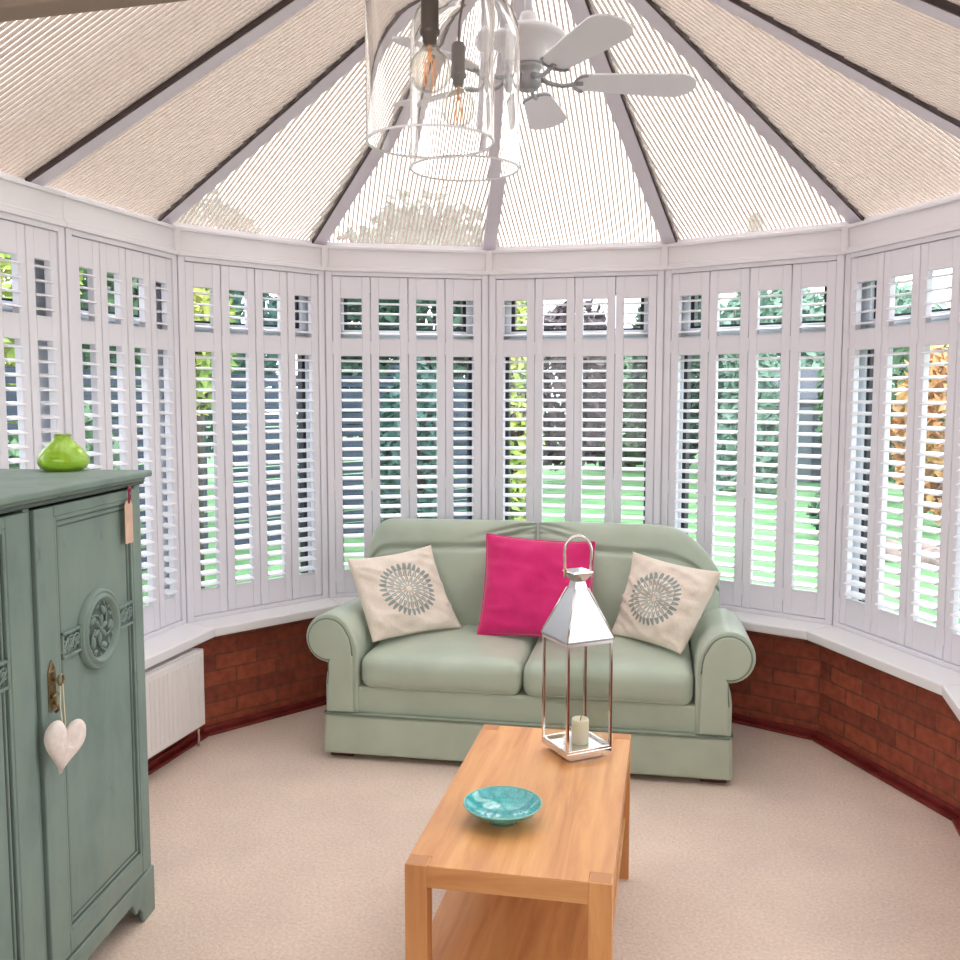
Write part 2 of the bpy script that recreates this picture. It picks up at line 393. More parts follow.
# shutter frames, shutters, windows
def shutter_meshes(w):
    H0, H1 = ZS + .022, ZT - .022
    t = .028; st = .0385; z_b, z_m0, z_m1, z_t = .628, 1.680, 1.765, 1.957
    bm = bmesh.new()
    box(bm, 0, st, 0, t, H0, H1); box(bm, w - st, w, 0, t, H0, H1)
    box(bm, st, w - st, .001, t - .001, H0, z_b); box(bm, st, w - st, .001, t - .001, z_m0, z_m1); box(bm, st, w - st, .001, t - .001, z_t, H1)
    bmesh.ops.recalc_face_normals(bm, faces=bm.faces); fr = bpy.data.meshes.new('shutter_frame'); bm.to_mesh(fr); bm.free(); fr.materials.append(white)
    out = [fr]
    for z0, z1 in ((z_b, z_m0), (z_m1, z_t)):
        n = max(1, round((z1 - z0) / .0475)); bm = bmesh.new(); sp = (z1 - z0) / n
        for k in range(n):
            zc = z0 + (k + .5) * sp; tilt = radians(9.5); hw, ht = .031, .0050; prof = []
            for q in range(10):
                a = 2 * pi * q / 10; y, z = hw * cos(a), ht * sin(a)
                prof.append((t / 2 + y * cos(tilt) - z * sin(tilt), zc + y * sin(tilt) + z * cos(tilt)))
            prism(bm, prof, st + .001, w - st - .001, 'x')
        bmesh.ops.recalc_face_normals(bm, faces=bm.faces); me = bpy.data.meshes.new('louvres'); bm.to_mesh(me); bm.free(); me.materials.append(slatm); out.append(me)
    bm = bmesh.new()
    box(bm, -.004, .006, -.004, .001, -.03, .03)
    bmesh.ops.recalc_face_normals(bm, faces=bm.faces); hg = bpy.data.meshes.new('hinge'); bm.to_mesh(hg); bm.free(); hg.materials.append(white); out.append(hg)
    return out
BAY = {1: 'in the left wall window above the green cabinet', 2: 'in the left wall window just behind the lime vase', 3: 'in the angled window between radiator and sofa',
       4: "in the window behind the sofa's left half", 5: "in the window behind the sofa's right half", 6: "in the angled window beside the sofa's right arm",
       7: "in the window at the photo's right edge", 8: 'in the right wall window'}
POS = ['leftmost', 'second from left,', 'third from left,', 'rightmost']
for i in range(1, 9):
    A, L, an = seg(i); K = dict(loc=(A.x, A.y, 0), rot=(0, 0, an)); e = .036
    bm = bmesh.new()
    box(bm, 0.004, e, -.006, .05, ZS, ZT); box(bm, L - e, L - .004, -.006, .05, ZS, ZT)
    box(bm, e, L - e, -.006, .05, ZS, ZS + .02); box(bm, e, L - e, -.006, .05, ZT - .02, ZT)
    struct(fin(bm, 'trim_4', white, bevel=.003, **K), 'white shutter surround fixed round the window')
    w = (L - 2 * e) / 4; ms = shutter_meshes(w - .004)
    for k in range(4):
        p = A + Vector((cos(an), sin(an))) * (e + k * w + .002)
        lab = 'white shutter panel, %s %s' % (POS[k], BAY[i])
        r = thing('plantation_shutter', lab, 'shutter', (p.x, p.y, 0), an, 'white plantation shutters round the bay')
        f = link('shutter_frame', ms[0], None, r); md = f.modifiers.new('bevel', 'BEVEL'); md.width = .002; md.segments = 1
        link('louvres', ms[1], None, r); link('louvres', ms[2], None, r); [link('hinge', ms[3], None, r, (0, 0, hz_)) for hz_ in (.60, 1.05, 1.72)]
for i in range(10):
    A, L, an = seg(i); K = dict(loc=(A.x, A.y, 0), rot=(0, 0, an))
    P0 = offs(.065); R = Matrix.Rotation(-an, 2); x0 = (R @ (P0[i] - A)).x; x1 = (R @ (P0[i + 1] - A)).x
    y0, y1, fw = .065, .125, .085; zt = 1.738
    bm = bmesh.new()
    box(bm, x0, x0 + fw, y0, y1, .46, ZT + .08); box(bm, x1 - fw, x1, y0, y1, .46, ZT + .08)
    box(bm, x0 + fw, x1 - fw, y0, y1, .46, .55); box(bm, x0 + fw, x1 - fw, y0, y1, ZT - .06, ZT + .08); box(bm, x0 + fw, x1 - fw, y0, y1, zt - .035, zt + .04)
    # opening fanlight sash
    a, b, z0, z1 = x0 + fw, x1 - fw, zt + .04, ZT - .06
    box(bm, a, a + .03, y0 - .008, y1, z0, z1); box(bm, b - .03, b, y0 - .008, y1, z0, z1); box(bm, a, b, y0 - .008, y1, z0, z0 + .03); box(bm, a, b, y0 - .008, y1, z1 - .03, z1)
    wf = struct(fin(bm, 'window_%d' % (i + 1), pvc, bevel=.004, **K), 'white framed window with a small opening fanlight')
    bm = bmesh.new(); g = .018
    for (a, b, z0, z1) in ((x0 + fw, x1 - fw, .55, zt - .035), (x0 + fw + .03, x1 - fw - .03, zt + .07, ZT - .09)):
        box(bm, a, a + g, y0 + .01, y1 - .01, z0, z1); box(bm, b - g, b, y0 + .01, y1 - .01, z0, z1); box(bm, a + g, b - g, y0 + .01, y1 - .01, z0, z0 + g * .6); box(bm, a + g, b - g, y0 + .01, y1 - .01, z1 - g * .6, z1)
    fin(bm, 'glazing_seal', gask, wf)
    bm = bmesh.new()
    for (a, b, z0, z1) in ((x0 + fw + g, x1 - fw - g, .55 + g * .6, zt - .035 - g * .6), (x0 + fw + .03 + g, x1 - fw - .03 - g, zt + .07 + g * .6, ZT - .09 - g * .6)):
        box(bm, a, b, y0 + .028, y0 + .032, z0, z1)
    fin(bm, 'window_pane', pane, wf)

# floor
F0 = offs(.0); bm = bmesh.new()
pts = [(p.x, p.y) for p in F0] + [(1.627, -1.5), (2.9, -1.5), (2.9, -4.6), (-2.7, -4.6), (-2.7, -1.5), (-1.574, -1.5)]
pts = [(p.x, p.y) for p in F0[1:-1]]
pts = [(-1.574, -1.5)] + pts + [(1.627, -1.5), (2.9, -1.5), (2.9, -4.6), (-2.7, -4.6), (-2.7, -1.5)]
prism(bm, pts, -.2, 0); struct(fin(bm, 'floor', carpet), 'pale beige carpet')

# roof: eaves ring, glazing with ribs, rafters
E = offs(.074)
def foot(k): return Vector((E[k].x, E[k].y, ZE))
yO, yV = -.255, -.385
OF = Vector((E[2].x, yO, ZE)); VF = Vector((E[8].x, yV, ZE))
OR = Vector((.082, yO, ZR)); VR = Vector((.082, yV, ZR)); yB = -1.5
LB, RB = Vector((E[2].x, yB, ZE)), Vector((E[8].x, yB, ZE)); CB = Vector((.082, yB, ZR))
panels = [[LB, OF, OR, CB], [OF, foot(3), APEX, OR]] + [[foot(k), foot(k + 1), APEX] for k in range(3, 8)] + [[foot(8), VF, VR, APEX], [VF, RB, CB, VR]]
PL = ['far left roof panel beside the house wall', 'left roof panel over the radiator', 'left hip roof panel', 'roof panel left of centre', 'centre roof panel above the pink cushion',
      'roof panel right of centre', 'right hip roof panel', 'right roof panel', 'far right roof panel']
for pi_, P in enumerate(panels):
    A, B = P[0], P[1]; ex = (B - A).normalized(); nrm = ex.cross(P[2] - A).normalized()
    if nrm.z < 0: nrm = -nrm
    ev = nrm.cross(ex).normalized()
    if ev.z < 0: ev = -ev
    nrm = ex.cross(ev)
    if nrm.z < 0: up = -1
    else: up = 1
    mt = Matrix.Identity(4)
    for r in range(3): mt[r][0] = ex[r]; mt[r][1] = ev[r]; mt[r][2] = nrm[r]; mt[r][3] = A[r]
    inv = mt.inverted(); L2 = [inv @ p for p in P]; L2 = [(p.x, p.y) for p in L2]
    bm = bmesh.new(); prism(bm, L2, up * .016, up * .0185)
    o = fin(bm, 'ceiling', poly); o.matrix_world = mt; struct(o, 'ribbed polycarbonate ' + PL[pi_])
    bm = bmesh.new(); x = .012; W_ = max(p[0] for p in L2)
    while x < W_:
        ys = []
        for (a, b) in zip(L2, L2[1:] + L2[:1]):
            if (a[0] - x) * (b[0] - x) < 0: t = (x - a[0]) / (b[0] - a[0]); ys.append(a[1] + t * (b[1] - a[1]))
        if len(ys) >= 2 and max(ys) - min(ys) > .03:
            box(bm, x - .0041, x + .0041, min(ys) + .002, max(ys) - .01, up * .0075, up * .0155)
        x += .0205
    rb = fin(bm, 'glazing_rib', ribm, o); 
def rafter(a, b, lab, side, w0=.066):
    ex = (b - a).normalized(); n = Vector((0, 0, 1)); sd = ex.cross(n).normalized(); nn = sd.cross(ex).normalized()
    if nn.z < 0: nn = -nn
    mt = Matrix.Identity(4)
    for r in range(3): mt[r][0] = ex[r]; mt[r][1] = sd[r]; mt[r][2] = nn[r]; mt[r][3] = a[r]
    L = (b - a).length; bm = bmesh.new(); box(bm, -.02, L, -w0 / 2, w0 / 2, -.012, .045)
    o = fin(bm, 'trim_5', rafm, bevel=.004); o.matrix_world = mt; struct(o, lab)
    if side:
        bm = bmesh.new(); s = side; y0, y1 = sorted((s * w0 / 2, s * (w0 / 2 + .008)))
        box(bm, 0, L, y0, y1, -.010, .04); fin(bm, 'dark_strip', dark, o)  # thin dark strip along one side of the rafter
for k in range(3, 9): rafter(foot(k), APEX, 'painted roof rafter rising to the hub', {3: 1, 4: 1, 5: 0, 6: -1, 7: -1, 8: -1}[k] )
rafter(OF, OR, 'painted left side rafter rising to the ridge', 1); rafter(VF, VR, 'painted right side rafter rising to the ridge', -1)
bm = bmesh.new(); box(bm, .082 - .05, .082 + .05, yB, .03, ZR - .03, ZR + .05)
struct(fin(bm, 'trim_6', rafm, bevel=.005), 'painted ridge beam')
bm = bmesh.new(); lathe(bm, [(0, ZR - .05), (.09, ZR - .045), (.10, ZR - .02), (.10, ZR + .06), (0, ZR + .07)], 32, .082, .017)
struct(fin(bm, 'trim_7', cornm, smooth=True), 'round hub where the rafters meet')

# house wall above the opening, and the room the camera stands in
bm = bmesh.new(); prism(bm, [(-2.8, 2.250), (3.0, 2.250), (3.0, 3.3), (-2.8, 3.3)], -1.512, -1.444, 'y')
struct(fin(bm, 'wall_back', wallm, bevel=.006), 'shaded beam over the opening into the house')
bm = bmesh.new()
box(bm, -2.8, -1.62, -1.58, -1.505, 0, 2.250); box(bm, 1.70, 3.0, -1.58, -1.505, 0, 2.250)
struct(fin(bm, 'wall_back', roomm), 'plain plaster wall either side of the opening')
bm = bmesh.new(); box(bm, -2.8, -2.7, -4.7, -1.5, 0, 2.5); box(bm, 2.9, 3.0, -4.7, -1.5, 0, 2.5); box(bm, -2.8, 3.0, -4.7, -4.6, 0, 2.5)
struct(fin(bm, 'wall_back', roomm), 'plain plaster walls of the house room')
bm = bmesh.new(); box(bm, -2.8, 3.0, -4.7, -1.505, 2.5, 2.56); struct(fin(bm, 'ceiling', roomm), 'flat plaster ceiling of the house room')

# ------------------------------------------------------------------ radiator
r = thing('radiator', 'white panel radiator on the brick wall under the window board', 'radiator', (-1.42, -.14, 0), 0)
bm = bmesh.new(); box(bm, .0, .022, -.50, .50, .105, .425); 
for k in range(33):
    y = -.485 + k * .97 / 32; box(bm, .020, .0245, y - .008, y + .008, .130, .400)
fin(bm, 'front_panel', radm, r, bevel=.004)
bm = bmesh.new(); box(bm, -.045, -.0, -.495, .495, .425, .432); 
for k in range(48): box(bm, -.045, .0, -.49 + k * .0207, -.48 + k * .0207, .120, .425)
box(bm, -.05, -.045, -.5, .5, .105, .43); fin(bm, 'convector_fins', radm, r)
for yy in (.497, -.503): bm = bmesh.new(); box(bm, -.05, .022, yy, yy + .006, .105, .43); fin(bm, 'side_panel', radm, r, bevel=.002)
bm = bmesh.new(); tube(bm, [(-.02, .515, 0), (-.02, .515, .13)], .007); tube(bm, [(-.02, .50, .13), (-.02, .53, .13)], .012); fin(bm, 'valve', chrome, r, smooth=True)
for yy in (-.35, .31): bm = bmesh.new(); box(bm, -.071, -.048, yy, yy + .04, .15, .40); fin(bm, 'wall_bracket', radm, r)

# ------------------------------------------------------------------ sofa
SA = radians(4.4); sofa = thing('sofa', 'sage green two seat sofa with scroll arms in the bay', 'sofa', (-.0545, .462, 0), SA)
bm = bmesh.new(); box(bm, -.69, .69, .022, .67, .185, .30); fin(bm, 'seat_base', sage, sofa, bevel=.012)
bm = bmesh.new(); prism(bm, [(-.815, .0), (-.80, -.012), (.80, -.012), (.815, 0), (.815, .66), (-.815, .66)], .025, .188)
for v in bm.verts:
    if v.co.z < .1: v.co.x *= 1.008; v.co.y = v.co.y - .006 if v.co.y < .1 else v.co.y
fin(bm, 'skirt', sage, sofa, bevel=.012, seg=3)
bm = bmesh.new(); tube(bm, [(-.814, .64, .190), (-.816, 0, .190), (-.80, -.013, .190), (.80, -.013, .190), (.816, 0, .190), (.814, .64, .190)], .0042, 8); fin(bm, 'piping', sagep, sofa, smooth=True)
for sx in (-1, 1):
    # arm cross-section (x outward positive, then mirrored)
    pr = [(.675, .187), (.675, .42), (.679, .465)]
    cx, cz, rr = .797, .498, .100
    pr += [(.687, .505)]
    for a in range(157, -106, -12): pr.append((cx + rr * cos(radians(a)), cz + rr * sin(radians(a)) * 1.02))
    pr += [(.795, .394 - .012), (.808, .355), (.813, .31), (.814, .187)]
    pr = [(x * sx, z) for x, z in pr]; bm = bmesh.new(); nS = 9; rings = []
    for k in range(nS + 1):
        y = .012 + (.60 - .012) * k / nS; sc = 1 - .03 * (k / nS)
        rings.append([bm.verts.new((x, y, z * (1 - .06 * (k / nS) * (z > .4)))) for x, z in pr])
    n = len(pr)
    for a, b in zip(rings, rings[1:]):
        for k in range(n): bm.faces.new([a[k], a[(k + 1) % n], b[(k + 1) % n], b[k]])
    bm.faces.new(rings[0][::-1]); bm.faces.new(rings[-1])
    arm = fin(bm, 'arm', sage, sofa, bevel=.018, seg=4, smooth=True)
    # front facing of the arm with piped outline
    ip = []
    c0 = (.797, .495)
    for x, z in [(abs(x), z) for x, z in pr]:
        if z > .36: d = Vector((x - c0[0], z - c0[1])); q = Vector(c0) + d * .83; ip.append((q.x * sx, q.y))
        else: ip.append(((.745 + (x - .745) * .80) * sx, max(z, .196)))
    bm = bmesh.new(); prism(bm, ip, -.004, .013, 'y'); fin(bm, 'arm_facing', sage, arm, bevel=.006, seg=3)
    bm = bmesh.new(); tube(bm, [(x, .001, z) for x, z in ip[1:-1]], .0035, 8); fin(bm, 'piping', sagep, arm, smooth=True)
    bm = bmesh.new(); box(bm, min(sx * .70, sx * .80), max(sx * .70, sx * .80), .02, .09, 0, .03); fin(bm, 'foot', mat('dark_wood', (.09, .03, .018), .4), sofa, bevel=.006)
    bm = bmesh.new(); box(bm, min(sx * .70, sx * .80), max(sx * .70, sx * .80), .56, .63, 0, .03); fin(bm, 'foot', MATS['dark_wood'], sofa, bevel=.006)
    # seat cushion
    bm = rbox(.668, .62, .150, .052, 14, .022, .014)
    for v in bm.verts:
        q = Vector((v.co.x * 5, v.co.y * 5, sx * 3)); v.co.z += .004 * noise.noise(q)
    cu_ = fin(bm, 'seat_cushion', sage, sofa, loc=(sx * .336, .315, .362), smooth=True)
    for zz in (-.052,):
        pp = []
        for a in range(48):
            t = 2 * pi * a / 48; ex_ = .22
            x = abs(cos(t)) ** ex_ * (1 if cos(t) > 0 else -1) * (.334 - .012); y = abs(sin(t)) ** ex_ * (1 if sin(t) > 0 else -1) * (.31 - .008)
            if abs(y) > .29: y += (.014 * (1 - (x / .334) ** 4) * .5) * (1 if y > 0 else -1)
            pp.append((x, y, zz))
        bm = bmesh.new(); tube(bm, pp, .0032, 6, closed=True); fin(bm, 'piping', sage, cu_, smooth=True)
    # back cushion
    def fb(u, v, sx=sx):
        x = (u + 1) / 2 if sx > 0 else (1 - u) / 2     # 0 inner .. 1 outer
        X = .004 + x * .816
        st_ = .62 if sx > 0 else .83; ztop = .915 - .008 * x - .20 * max(0, (x - st_) / (1 - st_)) ** 2.6 - .010 * max(0, 1 - x * 9)
        zb = .40; t = (v + 1) / 2; Z = zb + (ztop - zb) * t
        Y = .60 + .10 * t - .04 * max(0, (x - .75) / .25) ** 2
        p = Vector((sx * X - .02, Y, Z)); nr = Vector((0, -cos(.20), sin(.20)))
        d = 0
        seam = .775 - .06 * x
        d -= .030 * math.exp(-((t - seam) / .022) ** 2) * (1 - .25 * x)
        for (tx, sl, wd, am) in ((.985, -.42, .014, .032), (.95, -.62, .016, .026), (.90, -.25, .014, .022)):
            if x < .5 and sx < 0: d -= am * math.exp(-((t - (tx + sl * x)) / wd) ** 2) * max(0, 1 - x / .45)
            elif x < .3: d -= am * .7 * math.exp(-((t - (tx + sl * x)) / wd) ** 2) * max(0, 1 - x / .28)
        d -= .014 * noise.noise(Vector((X * 4, Z * 5, 2)))
        return p - nr * 0 + nr * d * 1.0, nr
    pillow('back_cushion', fb, 60, 54, sage, sofa, .095, .30, 0, 0)
bm = rbox(1.56, .12, .56, .05, 10); fin(bm, 'back_frame', sage, sofa, loc=(0, .665, .46), smooth=True)

# scatter cushions (corner points in room coordinates: bottom left, bottom right, top right, top left)
def scatter(name, label, c, m, thick, seed, wr, conc=.06):
    c = [Vector(q) for q in c]; root = (c[0] + c[1]) / 2; root.z = min(c[0].z, c[1].z)
    r = thing(name, label, 'cushion', root)
    c = [q - root for q in c]; nr = (c[1] - c[0]).cross(c[3] - c[0]).normalized()
    mid = (c[0] + c[1] + c[2] + c[3]) / 4
    def fn(u, v):
        uu = u * (1 - conc * (1 - v * v) * abs(u)); vv = v * (1 - conc * (1 - u * u) * abs(v)); a, b = (uu + 1) / 2, (vv + 1) / 2
        p = c[0] * (1 - a) * (1 - b) + c[1] * a * (1 - b) + c[2] * a * b + c[3] * (1 - a) * b
        return p + nr * .02 * (abs(u * v)) ** 3, nr
    return r, pillow('cushion_cover', fn, 44, 44, m, r, thick, .40, wr, seed, back=.45), fn
nL = Vector((0, 0, .005))
scatter('scatter_cushion', "cream linen cushion with grey flower print beside the sofa's left arm", [(-.717, .543, .452), (-.426, .887, .452), (-.591, .951, .808), (-.861, .617, .788)], [linen, linenp], .062, 1.3, .019)
scatter('scatter_cushion', "cream linen cushion with grey flower print beside the sofa's right arm", [(.25, .940, .452), (.564, .694, .452), (.714, .772, .781), (.332, 1.04, .804)], [linen, linenp], .062, 4.7, .020)
rp, pc, fnp = scatter('scatter_cushion', 'bright pink velvet cushion in the middle of the sofa', [(-.318, .80, .452), (.174, .832, .452), (.160, .99, .846), (-.322, .975, .866)], [pinkm, pinkm], .060, 8.1, .009, .04)
pp = []
for k in range(25): pp.append(fnp(-1 + k / 12, -1)[0])
for k in range(1, 25): pp.append(fnp(1, -1 + k / 12)[0])
for k in range(1, 25): pp.append(fnp(1 - k / 12, 1)[0])
for k in range(1, 24): pp.append(fnp(-1, 1 - k / 12)[0])
bm = bmesh.new(); tube(bm, pp, .0045, 7, closed=True); fin(bm, 'piping', pinkm, rp, smooth=True)

# ------------------------------------------------------------------ coffee table
TA = .06037; tb = thing('coffee_table', 'rectangular oak coffee table with a lower shelf on the carpet', 'table', (.2744, -1.1885, 0), TA)
hw, TL, TZ, lg = .232, .933, .447, .047
tw = .052
e_ = .0004; a_, b_, c_, d_ = hw - tw - e_, hw, lg + e_, TL - lg - e_
bm = bmesh.new(); prism(bm, [(-a_, .001), (a_, .001), (a_, c_), (b_, c_), (b_, d_), (a_, d_), (a_, TL - .001), (-a_, TL - .001), (-a_, d_), (-b_, d_), (-b_, c_), (-a_, c_)], TZ - .05, TZ - .0005)
fin(bm, 'tabletop', oakY, tb, bevel=.001)
for s in (-1, 1):
    for y in (0, TL - lg):
        bm = bmesh.new(); box(bm, min(s * hw, s * (hw - tw)), max(s * hw, s * (hw - tw)), y, y + lg, 0, TZ); lgo = fin(bm, 'leg', oakZ, tb, bevel=.002)
        bm = bmesh.new(); box(bm, min(s * (hw - .003), s * (hw - tw + .003)), max(s * (hw - .003), s * (hw - tw + .003)), y + .003, y + lg - .003, TZ - .002, TZ + .0004); fin(bm, 'end_grain', oakEnd, lgo)
bm = bmesh.new(); box(bm, -hw + .012, hw - .012, .03, TL - .03, .178, .200); fin(bm, 'shelf', oakY, tb, bevel=.002)
bm = bmesh.new(); box(bm, -hw + tw, hw - tw, .0005, .022, TZ - .051, TZ - .002); fin(bm, 'end_rail', oakX, tb, bevel=.001)

# ------------------------------------------------------------------ bowl
b = thing('bowl', 'shallow turquoise crackle glazed bowl on the oak coffee table', 'bowl', (.203, -.925, .4471))
bm = bmesh.new()
pr = [(0, .006), (.034, .006), (.036, 0), (.042, 0), (.044, .007), (.062, .014), (.082, .026), (.0955, .0385), (.098, .0415), (.0975, .044), (.094, .0425), (.080, .031), (.060, .020), (.035, .014), (0, .012)]
lathe(bm, pr, 64); o = fin(bm, 'bowl_body', teal, b, smooth=True)
bm = bmesh.new(); tube(bm, [(.0965 * cos(2 * pi * k / 64), .0965 * sin(2 * pi * k / 64), .0428) for k in range(64)], .0021, 6, closed=True); fin(bm, 'rim', tealrim, b, smooth=True)

# ------------------------------------------------------------------ lantern
LR = radians(39.6); lt = thing('lantern', 'tall square steel candle lantern with glass panes on the coffee table', 'lantern', (.309, -.438, .4471), LR)
s = .075; zb, ze = .030, .348
bm = bmesh.new(); 
for q, z0, z1 in ((.058, 0, .016),): box(bm, -q, q, -q, q, z0, z1)
prism(bm, [(-s, -s), (s, -s), (s, s), (-s, s)], .016, .030)
fin(bm, 'base', chrome, lt, bevel=.002)
for a in (-1, 1):
    for c_ in (-1, 1):
        bm = bmesh.new(); box(bm, a * s - .006 * (a > 0) * 1.3 - (0 if a > 0 else 0), a * s + (.008 if a < 0 else 0), c_ * s - (.008 if c_ > 0 else 0), c_ * s + (.008 if c_ < 0 else 0), zb, ze)
        fin(bm, 'post', chrome, lt, bevel=.001)
for k in range(4):
    mt = Matrix.Rotation(k * pi / 2, 4, 'Z'); bm = bmesh.new(); box(bm, -s + .008, s - .008, s - .006, s - .004, zb, ze, mt)
    fin(bm, 'glass_pane', lglass, lt)
for z0, z1 in ((zb, zb + .007), (ze - .010, ze)):
    for k in range(4): bm = bmesh.new(); box(bm, -s + .006, s - .006, s - .008, s, z0, z1, Matrix.Rotation(k * pi / 2, 4, 'Z')); fin(bm, 'rail', chrome, lt, bevel=.001)
def frust(bm, a0, z0, a1, z1):
    A = [bm.verts.new((x * a0, y * a0, z0)) for x, y in ((-1, -1), (1, -1), (1, 1), (-1, 1))]; B = [bm.verts.new((x * a1, y * a1, z1)) for x, y in ((-1, -1), (1, -1), (1, 1), (-1, 1))]
    for k in range(4): bm.faces.new([A[k], A[(k + 1) % 4], B[(k + 1) % 4], B[k]])
    return A, B
bm = bmesh.new(); A_, B_ = frust(bm, s + .003, ze, s + .003, ze + .006); A2, B2 = frust(bm, s + .003, ze + .006, .022, ze + .144); bm.faces.new(A_); bm.faces.new(B2)
bmesh.ops.remove_doubles(bm, verts=bm.verts, dist=1e-5); roof = fin(bm, 'roof', mat('brushed_steel', (.46, .45, .45), .25, 1), lt, bevel=.0015)
bm = bmesh.new()
for x, y in ((-1, -1), (1, -1), (1, 1), (-1, 1)): tube(bm, [(x * (s + .002), y * (s + .002), ze + .006), (x * .022, y * .022, ze + .145)], .0028, 6)
fin(bm, 'roof_edge', chrome, roof, smooth=True)
bm = bmesh.new(); A_, B_ = frust(bm, .021, ze + .143, .016, ze + .164); A2, B2 = frust(bm, .016, ze + .164, .033, ze + .190); A3, B3 = frust(bm, .033, ze + .190, .031, ze + .196); bm.faces.new(A_); bm.faces.new(B3)
bmesh.ops.remove_doubles(bm, verts=bm.verts, dist=1e-5); fin(bm, 'chimney_cap', chrome, lt, bevel=.001)
bm = bmesh.new(); hp = [(.030 * cos(radians(a)), .030 * cos(radians(a)), ze + .249 + .046 * sin(radians(a))) for a in range(0, 181, 12)]
hp = [(.0283, .0283, ze + .174)] + hp + [(-.0283, -.0283, ze + .174)]
R45 = Matrix.Rotation(radians(-39.6 - 45 + 12), 3, 'Z'); hp = [R45 @ Vector((x * .92, y * .92, z)) for x, y, z in hp]
tube(bm, hp, .0042, 10); fin(bm, 'handle', chrome, lt, smooth=True)
cd = thing('candle', 'short cream pillar candle standing inside the steel lantern', 'candle', (.320, -.436, .4773))
bm = bmesh.new(); lathe(bm, [(0, 0), (.024, 0), (.0255, .003), (.0255, .068), (.024, .073), (.020, .073), (.015, .066), (0, .062)], 32); fin(bm, 'wax_body', wax, cd, smooth=True)
bm = bmesh.new(); tube(bm, [(0, 0, .062), (.001, 0, .072), (.003, 0, .080)], .0012, 6); fin(bm, 'wick', mat('burnt_wick', (.05, .04, .03), .9), cd, smooth=True)

# ------------------------------------------------------------------ cabinet
th = radians(9.5); dirf = Vector((sin(th), -cos(th), 0)); nf = Vector((cos(th), sin(th), 0)); Kc = Vector((-.872, -.815, 0)); CW = 1.12; CD = .43
root = Kc + dirf * CW / 2; cab = thing('wardrobe', 'blue green painted two door cupboard with carved round medallions at the left', 'cabinet', root, radians(99.5))
X = lambda s_: CW / 2 - s_
ZC = 1.256
def cb(bm, s0, s1, y0, y1, z0, z1): box(bm, X(s1), X(s0), y0, y1, z0, z1)
bm = bmesh.new(); cb(bm, .0, .018, .018, CD, .10, ZC); fin(bm, 'side_panel', paint, cab, bevel=.003)
bm = bmesh.new(); cb(bm, CW - .018, CW, .018, CD, .10, ZC); fin(bm, 'side_panel', paint, cab, bevel=.003)
bm = bmesh.new(); cb(bm, .018, CW - .018, CD - .012, CD, .10, ZC); fin(bm, 'back_panel', paint, cab)
bm = bmesh.new(); cb(bm, 0, .036, 0, .03, .0, ZC); cb(bm, CW - .036, CW, 0, .03, 0, ZC); cb(bm, .547, .573, .004, .03, .13, ZC); cb(bm, .036, CW - .036, .004, .03, ZC - .012, ZC)
cb(bm, .018, CW - .018, .02, CD - .012, .12, .135); cb(bm, 0, .03, CD - .03, CD, 0, .11); cb(bm, CW - .03, CW, CD - .03, CD, 0, .11)
fin(bm, 'carcass', paint, cab, bevel=.003)
# plinth with bracket feet
bm = bmesh.new(); pr = [(X(0), 0), (X(0), .135), (X(CW), .135), (X(CW), 0), (X(CW - .075), 0), (X(CW - .082), .035), (X(CW - .10), .055), (X(CW - .115), .045), (X(CW - .14), .085)]
pr += [(X(.14), .085), (X(.115), .045), (X(.10), .055), (X(.082), .035), (X(.075), 0)]
bm = bmesh.new(); prism(bm, pr, -.008, .004, 'y'); fin(bm, 'plinth', paint, cab, bevel=.003)
bm = bmesh.new(); sp_ = [(.0, 0), (.06, 0), (.07, .04), (.10, .075), (CD - .10, .075), (CD - .07, .04), (CD - .06, 0), (CD, 0), (CD, .13), (0, .13)]
prism(bm, sp_, X(0) , X(0) + .008, 'x'); fin(bm, 'plinth', paint, cab, bevel=.002)
bm = bmesh.new(); cb(bm, -.010, CW + .010, -.014, CD + .004, ZC, ZC + .010); cb(bm, -.024, CW + .024, -.028, CD + .010, ZC + .010, ZC + .028)
fin(bm, 'top_board', paint, cab, bevel=.006, seg=3)
bm = bmesh.new(); cb(bm, -.004, CW + .004, -.012, .0, ZC - .010, ZC); fin(bm, 'cornice_moulding', paintd, cab, bevel=.003)
def scroll_band(bm, s0, s1, z0, z1, y=-.012):
    cb(bm, s0, s1, y + .003, .004, z0, z0 + .007); cb(bm, s0, s1, y + .003, .004, z1 - .007, z1); cb(bm, s0, s0 + .006, y + .003, .004, z0, z1); cb(bm, s1 - .006, s1, y + .003, .004, z0, z1)
    n = 3; zc = (z0 + z1) / 2
    for k in range(n):
        sc = s0 + (k + .5) * (s1 - s0) / n; pts = []
        for q in range(22):
            a = q / 21 * 2 * pi * 1.4; rr = .017 * (1 - q / 28); pts.append((X(sc) + rr * cos(a + k) * (1 if k % 2 else -1), y + .008, zc + rr * sin(a + k)))
        tube(bm, pts, .0028, 6)
        tube(bm, [(X(sc) - .017, y + .008, zc - .017), (X(sc), y + .006, zc), (X(sc) + .017, y + .008, zc + .014)], .0032, 6)
